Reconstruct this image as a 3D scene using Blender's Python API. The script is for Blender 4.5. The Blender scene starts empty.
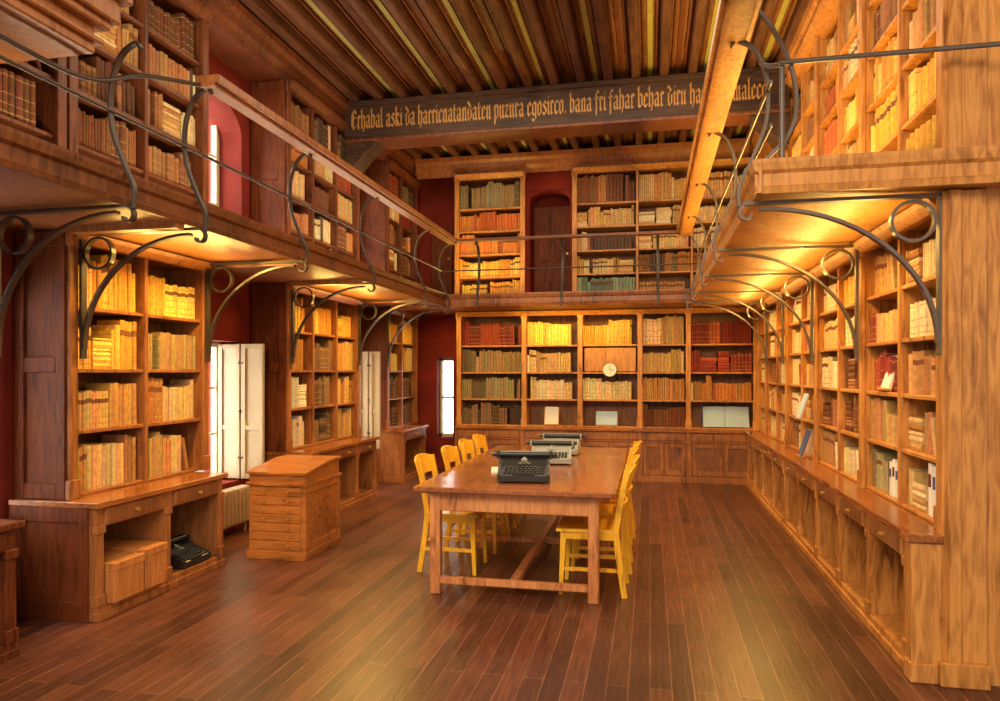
import bpy, math, random
from mathutils import Vector, Matrix
random.seed(7)
sc = bpy.context.scene
try:
    sc.view_settings.view_transform = 'Standard'
    sc.view_settings.look = 'None'
except Exception as e:
    print(e)

def lin(c):
    out = []
    for v in c:
        v = v/255.0
        out.append(v/12.92 if v <= 0.04045 else ((v+0.055)/1.055)**2.4)
    return out
def rgba(c): return tuple(lin(c))+(1.0,)

# ---------------------------------------------------------------- materials
def new_mat(name):
    m = bpy.data.materials.new(name); m.use_nodes = True
    nt = m.node_tree; b = nt.nodes['Principled BSDF']
    return m, nt, b
def wood(name, dark, light, rough=0.4, stretch=(9, 9, 1.2), bump=0.15, spec=0.5):
    m, nt, b = new_mat(name)
    tc = nt.nodes.new('ShaderNodeTexCoord'); mp = nt.nodes.new('ShaderNodeMapping')
    mp.inputs['Scale'].default_value = stretch
    nt.links.new(tc.outputs['Object'], mp.inputs[0])
    n = nt.nodes.new('ShaderNodeTexNoise'); n.inputs['Scale'].default_value = 3.0
    n.inputs['Detail'].default_value = 8; n.inputs['Distortion'].default_value = 1.2
    nt.links.new(mp.outputs[0], n.inputs['Vector'])
    n2 = nt.nodes.new('ShaderNodeTexNoise'); n2.inputs['Scale'].default_value = 1.7; n2.inputs['Detail'].default_value = 4
    nt.links.new(tc.outputs['Object'], n2.inputs['Vector'])
    mx = nt.nodes.new('ShaderNodeMath'); mx.operation = 'MULTIPLY_ADD'
    nt.links.new(n2.outputs[0], mx.inputs[0]); mx.inputs[1].default_value = 0.7
    nt.links.new(n.outputs[0], mx.inputs[2])
    r = nt.nodes.new('ShaderNodeValToRGB')
    dk = tuple(v*0.8 for v in dark)
    r.color_ramp.elements[0].position = 0.58; r.color_ramp.elements[0].color = rgba(dk)
    r.color_ramp.elements[1].position = 1.0; r.color_ramp.elements[1].color = rgba(light)
    e = r.color_ramp.elements.new(0.74); e.color = rgba(tuple(d*0.6+l*0.4 for d, l in zip(dark, light)))
    nt.links.new(mx.outputs[0], r.inputs[0]); nt.links.new(r.outputs[0], b.inputs['Base Color'])
    bp = nt.nodes.new('ShaderNodeBump'); bp.inputs['Strength'].default_value = bump
    bp.inputs['Distance'].default_value = 0.01
    nt.links.new(n.outputs[0], bp.inputs['Height']); nt.links.new(bp.outputs[0], b.inputs['Normal'])
    b.inputs['Roughness'].default_value = rough
    b.inputs['Specular IOR Level'].default_value = spec
    return m
def plain(name, col, rough=0.5, metal=0.0, var=0.12, scale=6.0, spec=0.5):
    m, nt, b = new_mat(name)
    tc = nt.nodes.new('ShaderNodeTexCoord')
    n = nt.nodes.new('ShaderNodeTexNoise'); n.inputs['Scale'].default_value = scale
    n.inputs['Detail'].default_value = 5
    nt.links.new(tc.outputs['Object'], n.inputs['Vector'])
    r = nt.nodes.new('ShaderNodeValToRGB')
    c = lin(col)
    r.color_ramp.elements[0].position = 0.3; r.color_ramp.elements[1].position = 0.7
    r.color_ramp.elements[0].color = tuple(max(0, v*(1-var)) for v in c)+(1,)
    r.color_ramp.elements[1].color = tuple(min(1, v*(1+var)) for v in c)+(1,)
    nt.links.new(n.outputs[0], r.inputs[0]); nt.links.new(r.outputs[0], b.inputs['Base Color'])
    b.inputs['Roughness'].default_value = rough; b.inputs['Metallic'].default_value = metal
    b.inputs['Specular IOR Level'].default_value = spec
    return m

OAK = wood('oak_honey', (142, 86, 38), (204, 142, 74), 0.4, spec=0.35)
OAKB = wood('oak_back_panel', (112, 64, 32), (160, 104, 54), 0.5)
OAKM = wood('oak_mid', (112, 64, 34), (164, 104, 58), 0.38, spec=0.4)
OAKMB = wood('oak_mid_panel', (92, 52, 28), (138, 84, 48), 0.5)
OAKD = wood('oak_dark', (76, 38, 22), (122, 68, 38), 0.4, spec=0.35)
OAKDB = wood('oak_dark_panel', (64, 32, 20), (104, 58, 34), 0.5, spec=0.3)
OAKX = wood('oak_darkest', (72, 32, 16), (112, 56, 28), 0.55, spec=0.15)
OAKT = wood('counter_top_oak', (108, 58, 30), (162, 98, 52), 0.2, (9, 1.2, 9), 0.05)
JOIST = wood('joist_wood', (66, 40, 28), (108, 70, 48), 0.5, (9, 1.0, 9), spec=0.25)
BEAMM = wood('beam_wood', (48, 32, 24), (80, 56, 42), 0.5, (1.0, 9, 9), spec=0.25)
PLANK = wood('ceiling_board', (100, 66, 42), (146, 102, 66), 0.6, (9, 1.0, 9), spec=0.2)
TABLE = wood('table_oak', (156, 90, 48), (216, 146, 92), 0.3, (9, 9, 1.2), 0.06)
TABTOP = wood('table_top_oak', (112, 62, 38), (164, 100, 62), 0.17, (9, 1.0, 9), 0.03)
CHAIR = wood('chair_beech', (214, 150, 26), (244, 188, 48), 0.3, (9, 9, 1.2), 0.03)
CHEST = wood('chest_walnut', (126, 72, 32), (180, 112, 56), 0.3, (1.2, 9, 9), 0.05)
GREEN = plain('painted_green_gold', (176, 172, 92), 0.5)
RED = plain('red_wall_plaster', (116, 36, 24), 0.8, var=0.25, scale=3, spec=0.2)
IRON = plain('wrought_iron', (70, 60, 56), 0.4, 0.4)
IRONL = plain('grey_painted_iron', (98, 88, 82), 0.4, 0.3)
GOLD = plain('gilt_letter', (182, 132, 62), 0.5, 0.0)
BLACK = plain('black_enamel', (38, 36, 36), 0.3)
GREYM = plain('grey_enamel', (150, 152, 148), 0.4)
WHITE = plain('white_paint', (236, 232, 222), 0.5, var=0.03)
CREAM = plain('cream_window_paint', (204, 194, 166), 0.45, var=0.05)
SHUT = plain('shutter_paint', (168, 150, 118), 0.45, var=0.06)
RADI = plain('radiator_paint', (150, 120, 88), 0.45, var=0.05)
PAPER = plain('paper', (218, 218, 212), 0.8, var=0.04)
PAPERB = plain('blue_paper', (170, 196, 220), 0.8, var=0.05)
BLUE = plain('blue_cloth', (60, 80, 130), 0.7)
BRASS = plain('brass', (190, 140, 60), 0.4, 0.3)
CARD = wood('box_wood', (144, 84, 40), (190, 124, 66), 0.5)
GLASS, nt, b = new_mat('window_glass')
b.inputs['Transmission Weight'].default_value = 1.0; b.inputs['Roughness'].default_value = 0.0
b.inputs['IOR'].default_value = 1.05

def floor_mat():
    m, nt, b = new_mat('oak_floorboards')
    tc = nt.nodes.new('ShaderNodeTexCoord'); mp = nt.nodes.new('ShaderNodeMapping')
    mp.inputs['Rotation'].default_value = (0, 0, math.radians(90))
    nt.links.new(tc.outputs['Object'], mp.inputs[0])
    br = nt.nodes.new('ShaderNodeTexBrick')
    br.inputs['Scale'].default_value = 1.0
    br.inputs['Brick Width'].default_value = 1.5; br.inputs['Row Height'].default_value = 0.105
    br.inputs['Mortar Size'].default_value = 0.0018; br.inputs['Mortar Smooth'].default_value = 0.2
    br.inputs['Bias'].default_value = 0.0
    br.inputs['Color1'].default_value = rgba((102, 58, 42)); br.inputs['Color2'].default_value = rgba((68, 37, 28))
    br.inputs['Mortar'].default_value = rgba((146, 104, 80))
    br.offset = 0.37
    nt.links.new(mp.outputs[0], br.inputs['Vector'])
    mp2 = nt.nodes.new('ShaderNodeMapping'); mp2.inputs['Scale'].default_value = (14, 1.0, 1)
    nt.links.new(tc.outputs['Object'], mp2.inputs[0])
    n = nt.nodes.new('ShaderNodeTexNoise'); n.inputs['Scale'].default_value = 4; n.inputs['Detail'].default_value = 8
    nt.links.new(mp2.outputs[0], n.inputs['Vector'])
    mr = nt.nodes.new('ShaderNodeMapRange'); mr.inputs[1].default_value = 0.3; mr.inputs[2].default_value = 0.7
    mr.inputs[3].default_value = 0.62; mr.inputs[4].default_value = 1.35
    nt.links.new(n.outputs[0], mr.inputs[0])
    mx = nt.nodes.new('ShaderNodeVectorMath'); mx.operation = 'SCALE'
    nt.links.new(br.outputs['Color'], mx.inputs[0]); nt.links.new(mr.outputs[0], mx.inputs['Scale'])
    n3 = nt.nodes.new('ShaderNodeTexNoise'); n3.inputs['Scale'].default_value = 1.6; n3.inputs['Detail'].default_value = 6
    nt.links.new(tc.outputs['Object'], n3.inputs['Vector'])
    mr3 = nt.nodes.new('ShaderNodeMapRange'); mr3.inputs[1].default_value = 0.3; mr3.inputs[2].default_value = 0.7
    mr3.inputs[3].default_value = 0.75; mr3.inputs[4].default_value = 1.25
    nt.links.new(n3.outputs[0], mr3.inputs[0])
    mx2 = nt.nodes.new('ShaderNodeVectorMath'); mx2.operation = 'SCALE'
    nt.links.new(mx.outputs[0], mx2.inputs[0]); nt.links.new(mr3.outputs[0], mx2.inputs['Scale'])
    nt.links.new(mx2.outputs[0], b.inputs['Base Color'])
    mr2 = nt.nodes.new('ShaderNodeMapRange'); mr2.inputs[3].default_value = 0.24; mr2.inputs[4].default_value = 0.46
    nt.links.new(n3.outputs[0], mr2.inputs[0]); nt.links.new(mr2.outputs[0], b.inputs['Roughness'])
    bp = nt.nodes.new('ShaderNodeBump'); bp.inputs['Strength'].default_value = 0.15; bp.inputs['Distance'].default_value = 0.01
    nt.links.new(n.outputs[0], bp.inputs['Height']); nt.links.new(bp.outputs[0], b.inputs['Normal'])
    return m
FLOORM = floor_mat()

def book_mat():
    m, nt, b = new_mat('book_bindings')
    at = nt.nodes.new('ShaderNodeAttribute'); at.attribute_name = 'bcol'
    au = nt.nodes.new('ShaderNodeAttribute'); au.attribute_name = 'buv'
    sp = nt.nodes.new('ShaderNodeSeparateXYZ'); nt.links.new(au.outputs['Vector'], sp.inputs[0])
    def band(center, half):
        s = nt.nodes.new('ShaderNodeMath'); s.operation = 'COMPARE'
        nt.links.new(sp.outputs['Y'], s.inputs[0]); s.inputs[1].default_value = center; s.inputs[2].default_value = half
        return s
    def thr(lo):
        s = nt.nodes.new('ShaderNodeMath'); s.operation = 'GREATER_THAN'
        nt.links.new(sp.outputs['Z'], s.inputs[0]); s.inputs[1].default_value = lo
        return s
    def mul(a, c):
        s = nt.nodes.new('ShaderNodeMath'); s.operation = 'MULTIPLY'
        nt.links.new(a.outputs[0], s.inputs[0]); nt.links.new(c.outputs[0], s.inputs[1]); return s
    def add(a, c):
        s = nt.nodes.new('ShaderNodeMath'); s.operation = 'MAXIMUM'
        nt.links.new(a.outputs[0], s.inputs[0]); nt.links.new(c.outputs[0], s.inputs[1]); return s
    g = add(add(band(0.12, 0.012), band(0.3, 0.009)), add(band(0.9, 0.012), band(0.52, 0.009)))
    gm = mul(g, thr(0.45))
    lab = mul(band(0.74, 0.06), thr(0.75))
    mixa = nt.nodes.new('ShaderNodeMix'); mixa.data_type = 'RGBA'
    nt.links.new(gm.outputs[0], mixa.inputs[0]); nt.links.new(at.outputs['Color'], mixa.inputs[6])
    mixa.inputs[7].default_value = rgba((180, 140, 76))
    mixb = nt.nodes.new('ShaderNodeMix'); mixb.data_type = 'RGBA'
    nt.links.new(lab.outputs[0], mixb.inputs[0]); nt.links.new(mixa.outputs[2], mixb.inputs[6])
    mixb.inputs[7].default_value = rgba((120, 72, 44))
    tc = nt.nodes.new('ShaderNodeTexCoord')
    n = nt.nodes.new('ShaderNodeTexNoise'); n.inputs['Scale'].default_value = 30; n.inputs['Detail'].default_value = 4
    nt.links.new(tc.outputs['Object'], n.inputs['Vector'])
    mr = nt.nodes.new('ShaderNodeMapRange'); mr.inputs[1].default_value = 0.3; mr.inputs[2].default_value = 0.7
    mr.inputs[3].default_value = 0.72; mr.inputs[4].default_value = 1.12
    nt.links.new(n.outputs[0], mr.inputs[0])
    v = nt.nodes.new('ShaderNodeVectorMath'); v.operation = 'SCALE'
    nt.links.new(mixb.outputs[2], v.inputs[0]); nt.links.new(mr.outputs[0], v.inputs['Scale'])
    nt.links.new(v.outputs[0], b.inputs['Base Color'])
    b.inputs['Roughness'].default_value = 0.6
    b.inputs['Specular IOR Level'].default_value = 0.3
    return m
BOOKM = book_mat()

# ---------------------------------------------------------------- mesh builder
class MB:
    def __init__(s):
        s.v = []; s.f = []; s.m = []; s.mats = []; s.smooth = []
    def mi(s, mat):
        if mat not in s.mats: s.mats.append(mat)
        return s.mats.index(mat)
    def add(s, vs, fs, mat, M=None, smooth=False):
        o = len(s.v)
        for p in vs:
            p = Vector(p)
            if M is not None: p = M @ p
            s.v.append(tuple(p))
        k = s.mi(mat)
        for f in fs:
            s.f.append(tuple(o+i for i in f)); s.m.append(k); s.smooth.append(smooth)
    def box(s, x0, x1, y0, y1, z0, z1, mat, M=None):
        if x0 > x1: x0, x1 = x1, x0
        if y0 > y1: y0, y1 = y1, y0
        if z0 > z1: z0, z1 = z1, z0
        vs = [(x0,y0,z0),(x1,y0,z0),(x1,y1,z0),(x0,y1,z0),(x0,y0,z1),(x1,y0,z1),(x1,y1,z1),(x0,y1,z1)]
        fs = [(0,3,2,1),(4,5,6,7),(0,1,5,4),(1,2,6,5),(2,3,7,6),(3,0,4,7)]
        s.add(vs, fs, mat, M)
    def taper(s, p0, p1, w0, d0, w1, d1, mat, M=None):
        x, y, z = p0; X, Y, Z = p1
        vs = [(x-w0/2,y-d0/2,z),(x+w0/2,y-d0/2,z),(x+w0/2,y+d0/2,z),(x-w0/2,y+d0/2,z),
              (X-w1/2,Y-d1/2,Z),(X+w1/2,Y-d1/2,Z),(X+w1/2,Y+d1/2,Z),(X-w1/2,Y+d1/2,Z)]
        fs = [(0,3,2,1),(4,5,6,7),(0,1,5,4),(1,2,6,5),(2,3,7,6),(3,0,4,7)]
        s.add(vs, fs, mat, M)
    def extrude(s, prof, axis, a, b, mat, M=None):
        n = len(prof); vs = []
        for t in (a, b):
            for (p, q) in prof:
                if axis == 'x': vs.append((t, p, q))
                elif axis == 'y': vs.append((p, t, q))
                else: vs.append((p, q, t))
        fs = [(i, (i+1) % n, n+(i+1) % n, n+i) for i in range(n)]
        fs += [tuple(range(n))[::-1], tuple(range(n, 2*n))]
        s.add(vs, fs, mat, M)
    def cyl(s, p0, p1, r, mat, n=12, M=None, r1=None):
        p0 = Vector(p0); p1 = Vector(p1); r1 = r if r1 is None else r1
        d = (p1-p0).normalized()
        u = d.orthogonal().normalized(); w = d.cross(u)
        vs = []
        for (p, rr) in ((p0, r), (p1, r1)):
            for i in range(n):
                a = 2*math.pi*i/n
                vs.append(p+u*rr*math.cos(a)+w*rr*math.sin(a))
        fs = [(i, (i+1) % n, n+(i+1) % n, n+i) for i in range(n)]
        s.add(vs, fs, mat, M, True)
        s.add(vs, [tuple(range(n))[::-1], tuple(range(n, 2*n))], mat, M)
    def bar(s, pts, nrm, w, t, mat, M=None, closed=False):
        pts = [Vector(p) for p in pts]; nrm = Vector(nrm).normalized(); N = len(pts); vs = []
        for i, p in enumerate(pts):
            if closed: tg = pts[(i+1) % N]-pts[i-1]
            elif i == 0: tg = pts[1]-p
            elif i == N-1: tg = p-pts[-2]
            else: tg = pts[i+1]-pts[i-1]
            tg.normalize(); q = nrm.cross(tg)
            vs += [p+nrm*w/2+q*t/2, p-nrm*w/2+q*t/2, p-nrm*w/2-q*t/2, p+nrm*w/2-q*t/2]
        fs = []
        R = N if closed else N-1
        for i in range(R):
            a = 4*i; b2 = 4*((i+1) % N)
            for k in range(4):
                fs.append((a+k, a+(k+1) % 4, b2+(k+1) % 4, b2+k))
        if not closed: fs += [(3, 2, 1, 0), (4*N-4, 4*N-3, 4*N-2, 4*N-1)]
        s.add(vs, fs, mat, M)
    def finish(s, name, bevel=0.0, parent=None, M=None):
        me = bpy.data.meshes.new(name); me.from_pydata(s.v, [], s.f)
        for m in s.mats: me.materials.append(m)
        me.polygons.foreach_set('material_index', s.m)
        me.polygons.foreach_set('use_smooth', s.smooth)
        me.update()
        import bmesh
        bm = bmesh.new(); bm.from_mesh(me); bmesh.ops.recalc_face_normals(bm, faces=bm.faces); bm.to_mesh(me); bm.free()
        ob = bpy.data.objects.new(name, me); sc.collection.objects.link(ob)
        if M is not None: ob.matrix_world = M
        if parent: ob.parent = parent
        if bevel > 0:
            md = ob.modifiers.new('bevel', 'BEVEL'); md.width = bevel; md.segments = 1; md.limit_method = 'ANGLE'
            md.angle_limit = math.radians(40)
        return ob

def smooth_pts(ctrl, n=8):
    P = [Vector(p) for p in ctrl]; out = []
    for i in range(len(P)-1):
        p0 = P[max(i-1, 0)]; p1 = P[i]; p2 = P[i+1]; p3 = P[min(i+2, len(P)-1)]
        for k in range(n):
            t = k/n
            out.append(0.5*((2*p1)+(p2-p0)*t+(2*p0-5*p1+4*p2-p3)*t*t+(3*p1-p0-3*p2+p3)*t**3))
    out.append(P[-1]); return out

def place(x, y, z=0, rot=0):
    return Matrix.Translation((x, y, z)) @ Matrix.Rotation(math.radians(rot), 4, 'Z')

# ---------------------------------------------------------------- room constants
GB, GT = 2.45, 2.60
XL, XR = -3.62, 1.47
WL, WR = -4.02, 1.92
EL, ER = -2.78, 0.55
YB = 10.4; WB = 10.95
YG = 9.45
CZ = 4.78
CT = 0.74

mb = MB(); mb.box(-5, 4.2, -3.5, 11.6, -0.1, 0, FLOORM); mb.finish('floor')
mb = MB(); mb.box(-4.6, 3.6, -1.5, 11.4, CZ+0.12, CZ+0.28, PLANK); mb.finish('ceiling')
mb = MB()
x = -3.75; i = 0
while x < 3.3:
    mb.extrude([(x-0.05, CZ+0.02), (x-0.035, CZ), (x+0.035, CZ), (x+0.05, CZ+0.02), (x+0.05, CZ+0.12), (x-0.05, CZ+0.12)], 'y', -1.4, 11.2, JOIST)
    mb.box(x+0.125, x+0.175, -1.4, 11.2, CZ+0.105, CZ+0.122, GREEN if i % 2 == 0 else OAKD)
    mb.box(x+0.075, x+0.095, -1.4, 11.2, CZ+0.09, CZ+0.122, OAKD)
    mb.box(x+0.205, x+0.225, -1.4, 11.2, CZ+0.09, CZ+0.122, OAKD)
    x += 0.30; i += 1
mb.finish('ceiling_joists')
BY = 7.95
mb = MB()
mb.box(XL+0.03, XR-0.03, BY, BY+0.34, 4.30, 4.775, BEAMM)
mb.box(XL+0.03, XR-0.03, BY-0.03, BY+0.37, 4.72, 4.779, BEAMM)
mb.box(XL+0.03, XR-0.03, BY-0.015, BY+0.355, 4.297, 4.335, OAKD)
for xx, sgn in ((XL+0.03, 1), (XR-0.03, -1)):
    mb.extrude([(xx, 3.95), (xx+0.08*sgn, 3.98), (xx+0.28*sgn, 4.2), (xx+0.4*sgn, 4.3), (xx, 4.3)], 'y', BY+0.02, BY+0.32, BEAMM)
beam = mb.finish('ceiling_beam', 0.006)
o_ = [(.12,.12),(.12,.85),(.32,1),(.5,.85),(.5,.15),(.3,0),(.12,.12)]
def mn(x): return [[(x-.1,.86),(x,.98),(x,.1),(x+.1,.0)]]
GL = {
 'i': (.3, mn(.15)+[[(.14,1.28),(.2,1.34)]]), 'n': (.65, mn(.15)+mn(.48)+[[(.15,.85),(.38,1)]]), 'u': (.65, mn(.15)+mn(.48)+[[(.2,.0),(.48,.16)]]),
 'm': (.95, mn(.15)+mn(.46)+mn(.77)+[[(.15,.85),(.38,1)],[(.46,.85),(.7,1)]]),
 'a': (.65, [[(.1,.85),(.3,1),(.47,.86),(.47,.1),(.58,.0)],[(.47,.6),(.12,.45),(.12,.14),(.28,0),(.47,.15)]]),
 'e': (.55, [[(.48,.16),(.3,0),(.12,.15),(.12,.82),(.32,1),(.46,.8),(.14,.48)]]), 'o': (.62, [o_]), 'c': (.52, [[(.48,.16),(.3,0),(.12,.15),(.12,.82),(.32,1),(.46,.86)]]),
 'b': (.62, [[(.02,1.4),(.12,1.5),(.12,.12),(.3,0),(.5,.15),(.5,.85),(.32,1),(.12,.82)]]), 'h': (.62, [[(.02,1.4),(.12,1.5),(.12,.1),(.2,0)],[(.12,.82),(.33,1),(.5,.85),(.5,.1),(.36,-.25)]]),
 'k': (.6, [[(.02,1.4),(.12,1.5),(.12,.1),(.2,0)],[(.12,.62),(.34,1),(.46,.84),(.16,.55),(.44,.1),(.54,0)]]), 'l': (.32, [[(.02,1.4),(.12,1.5),(.12,.12),(.26,0)]]),
 'd': (.62, [o_, [(.5,.85),(.36,1.15),(.08,1.42)]]), 't': (.42, [[(.15,1.25),(.15,.12),(.34,0)],[(0,.95),(.36,.97)]]),
 'r': (.46, mn(.15)+[[(.15,.82),(.3,1),(.42,.88)]]), 's': (.56, [[(.46,.88),(.3,1),(.12,.78),(.46,.36),(.46,.14),(.28,0),(.08,.12)]]),
 'f': (.44, [[(.15,-.3),(.15,1.3),(.28,1.48),(.44,1.38)],[(0,.95),(.38,.97)]]), 'z': (.54, [[(.08,.9),(.42,.96),(.1,.1),(.46,.04)]]),
 'p': (.62, [[(.02,.9),(.12,1),(.12,-.45)],[(.12,.1),(.32,0),(.5,.15),(.5,.85),(.32,1),(.12,.82)]]), 'g': (.62, [[(.5,.14),(.3,0),(.12,.15),(.12,.85),(.32,1),(.5,.9),(.5,-.25),(.3,-.45),(.08,-.32)]]),
 'E': (.82, [[(.7,.2),(.42,0),(.12,.3),(.12,1.15),(.42,1.5),(.7,1.25)],[(.14,.8),(.6,.9)],[(.3,.1),(.3,1.4)]]), '.': (.28, [[(.08,.02),(.14,.1)]]),
}
txt = "Erhabal aski da harricnatandaten puzura egosirco. bana fri fahar behar diru haren hamaleco"
tot = sum(GL[c][0]+.06 if c != ' ' else .36 for c in txt)
XH = 0.145; sx_ = 4.72/tot
mb = MB(); cx = -3.5
for c in txt:
    if c == ' ': cx += .36*sx_; continue
    wd, sts = GL[c]
    for st in sts:
        P = [(cx+p[0]*sx_, 4.46+p[1]*XH) for p in st]
        nx, nz = 0.0072, 0.010
        for (a, b2) in zip(P[:-1], P[1:]):
            q = [(a[0]-nx, a[1]-nz), (a[0]+nx, a[1]+nz), (b2[0]+nx, b2[1]+nz), (b2[0]-nx, b2[1]-nz)]
            ar = sum(q[k][0]*q[(k+1) % 4][1]-q[(k+1) % 4][0]*q[k][1] for k in range(4))
            if abs(ar) < 1e-5: continue
            mb.extrude(q, 'y', BY-0.005, BY+0.002, GOLD)
        for a in P:
            mb.extrude([(a[0]-nx-.003, a[1]-nz), (a[0]-nx+.003, a[1]-nz-.003), (a[0]+nx+.003, a[1]+nz), (a[0]+nx-.003, a[1]+nz+.003)], 'y', BY-0.006, BY+0.001, GOLD)
    cx += (wd+.06)*sx_
mb.finish('inscription', parent=beam)

# ---------------------------------------------------------------- walls with openings
def arch_wall(mb, M, w, h, openings, th, mat, z0=0):
    xs = 0
    groups = {}
    for o in openings: groups.setdefault((o[0], o[1]), []).append(o)
    for (a, b2), os in sorted(groups.items()):
        if a > xs: mb.box(xs, a, 0, th, z0, h, mat, M)
        z = z0
        for (_, _, zb, zt, ar) in sorted(os, key=lambda q: q[2]):
            if zb > z: mb.box(a, b2, 0, th, z, zb, mat, M)
            z = zt
            if ar > 0:
                n = 14; c = (a+b2)/2; r = (b2-a)/2; pts = []
                for k in range(n+1):
                    t = math.pi*k/n
                    pts.append((c-r*math.cos(t), zt-ar+ar*math.sin(t)))
                for k in range(n):
                    mb.extrude([pts[k], pts[k+1], (pts[k+1][0], zt+0.01), (pts[k][0], zt+0.01)], 'y', 0, th, mat, M)
        if z < h: mb.box(a, b2, 0, th, z, h, mat, M)
        xs = b2
    if xs < w: mb.box(xs, w, 0, th, z0, h, mat, M)

ML = place(WL, -1.2, 0, 90)
def oy(y): return y+1.2
wins = [(5.5, 6.45), (8.45, 9.3)]
ops = []
for a, b2 in wins:
    ops.append((oy(a), oy(b2), 0.47, 1.85, 0.0))
    ops.append((oy(a), oy(b2), 2.75, 4.2, 0.3))
ops.append((oy(2.85), oy(3.76), 0.6, 2.2, 0.3))
mb = MB(); arch_wall(mb, ML, 12.5, CZ+0.2, ops, 0.42, RED)
mb.finish('wall_left')

mb = MB()
arch_wall(mb, place(-4.4, WB, 0, 0), 8, CZ+0.2, [(1.05, 1.32, 0.5, 1.78, 0.0)], 0.4, RED); mb.finish('wall_back')
mb = MB(); mb.box(WR, WR+0.3, 3.98, 11.3, 0, CZ+0.2, OAKD); mb.finish('wall_right')
mb = MB()
mb.box(1.625, 4.2, 3.965, 3.988, 0, CZ+0.2, OAK)
for a in (1.625, 2.42, 3.3): mb.box(a, a+0.075, 3.935, 3.966, 0, CZ, OAK)
for z0, z1 in ((0.0, 0.16), (0.66, 0.78), (2.33, 2.45), (2.6, 2.72), (3.9, 4.0), (4.68, CZ)):
    mb.box(1.70, 4.2, 3.938, 3.966, z0, z1, OAK)
mb.finish('wall_near_right')
mb = MB()
mb.box(1.695, 1.765, 3.945, 3.964, 1.37, 1.47, WHITE); mb.box(1.71, 1.73, 3.935, 3.945, 1.40, 1.44, WHITE); mb.box(1.735, 1.755, 3.935, 3.945, 1.40, 1.44, WHITE)
mb.finish('light_switch', 0.003)

def window(name, y0, y1, z0, z1, x):
    mb = MB(); f = 0.05
    mb.box(x-0.03, x+0.03, y0, y0+f, z0, z1, CREAM); mb.box(x-0.03, x+0.03, y1-f, y1, z0, z1, CREAM)
    mb.box(x-0.028, x+0.028, y0, y1, z0, z0+f, CREAM); mb.box(x-0.028, x+0.028, y0, y1, z1-f, z1, CREAM)
    m = (y0+y1)/2
    mb.box(x-0.026, x+0.026, m-0.03, m+0.03, z0, z1, CREAM)
    for k in (1, 2):
        zz = z0+(z1-z0)*k/3; mb.box(x-0.015, x+0.015, y0, y1, zz-0.012, zz+0.012, CREAM)
    mb.box(x-0.004, x+0.004, y0+0.01, y1-0.01, z0+0.01, z1-0.01, GLASS)
    mb.finish(name)
k = 1
for a, b2 in wins:
    window('window_%d' % k, a, b2, 0.47, 1.85, -4.3); k += 1
    window('window_%d' % k, a, b2, 2.75, 4.2, -4.3); k += 1
window('window_5', 2.85, 3.76, 0.6, 2.2, -4.08)
mb = MB()
mb.box(-3.35, -3.08, WB+0.2, WB+0.24, 0.5, 0.55, CREAM); mb.box(-3.35, -3.08, WB+0.2, WB+0.24, 1.73, 1.78, CREAM)
mb.box(-3.35, -3.32, WB+0.2, WB+0.24, 0.5, 1.78, CREAM); mb.box(-3.11, -3.08, WB+0.2, WB+0.24, 0.5, 1.78, CREAM)
mb.box(-3.34, -3.09, WB+0.2, WB+0.24, 1.12, 1.15, CREAM)
mb.box(-3.35, -3.08, WB+0.217, WB+0.222, 0.5, 1.78, GLASS)
mb.finish('window_6')
def shutter(x0, x1, y, z0, z1):
    mb = MB(); W = (x1-x0)
    for a in (x0, x0+W/2+0.006):
        c = a+W/2-0.012
        mb.box(a, c, y, y+0.02, z0, z1, SHUT)
        mb.box(a, a+0.045, y-0.018, y, z0, z1, SHUT); mb.box(c-0.045, c, y-0.018, y, z0, z1, SHUT)
        for zz in (z0, z0+(z1-z0)*0.36, z1-0.05):
            mb.box(a+0.045, c-0.045, y-0.016, y, zz, zz+0.05, SHUT)
    mb.cyl((x0+W/2, y-0.035, (z0+z1)/2), (x0+W/2, y, (z0+z1)/2), 0.014, BLACK)
    for zz in (z0+0.2, z1-0.2): mb.box(x0+W/2-0.03, x0+W/2+0.03, y-0.022, y-0.016, zz, zz+0.02, BLACK)
    return mb.finish('window_shutter', 0.003)
shutter(-4.24, -3.74, 6.40, 0.49, 1.83)
shutter(-3.95, -3.62, 9.2, 0.5, 1.83)
mb = MB()
for i in range(14):
    y = 5.45+i*0.065
    mb.extrude([(-3.95, 0.1), (-3.83, 0.1), (-3.82, 0.12), (-3.82, 0.42), (-3.83, 0.44), (-3.95, 0.44)], 'y', y, y+0.045, RADI)
mb.cyl((-3.89, 5.44, 0.13), (-3.89, 6.36, 0.13), 0.02, RADI); mb.cyl((-3.89, 5.44, 0.4), (-3.89, 6.36, 0.4), 0.02, RADI)
mb.cyl((-3.89, 5.5, 0.0), (-3.89, 5.5, 0.13), 0.015, RADI); mb.cyl((-3.89, 6.3, 0.0), (-3.89, 6.3, 0.13), 0.015, RADI)
mb.finish('radiator', 0.004)

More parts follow.
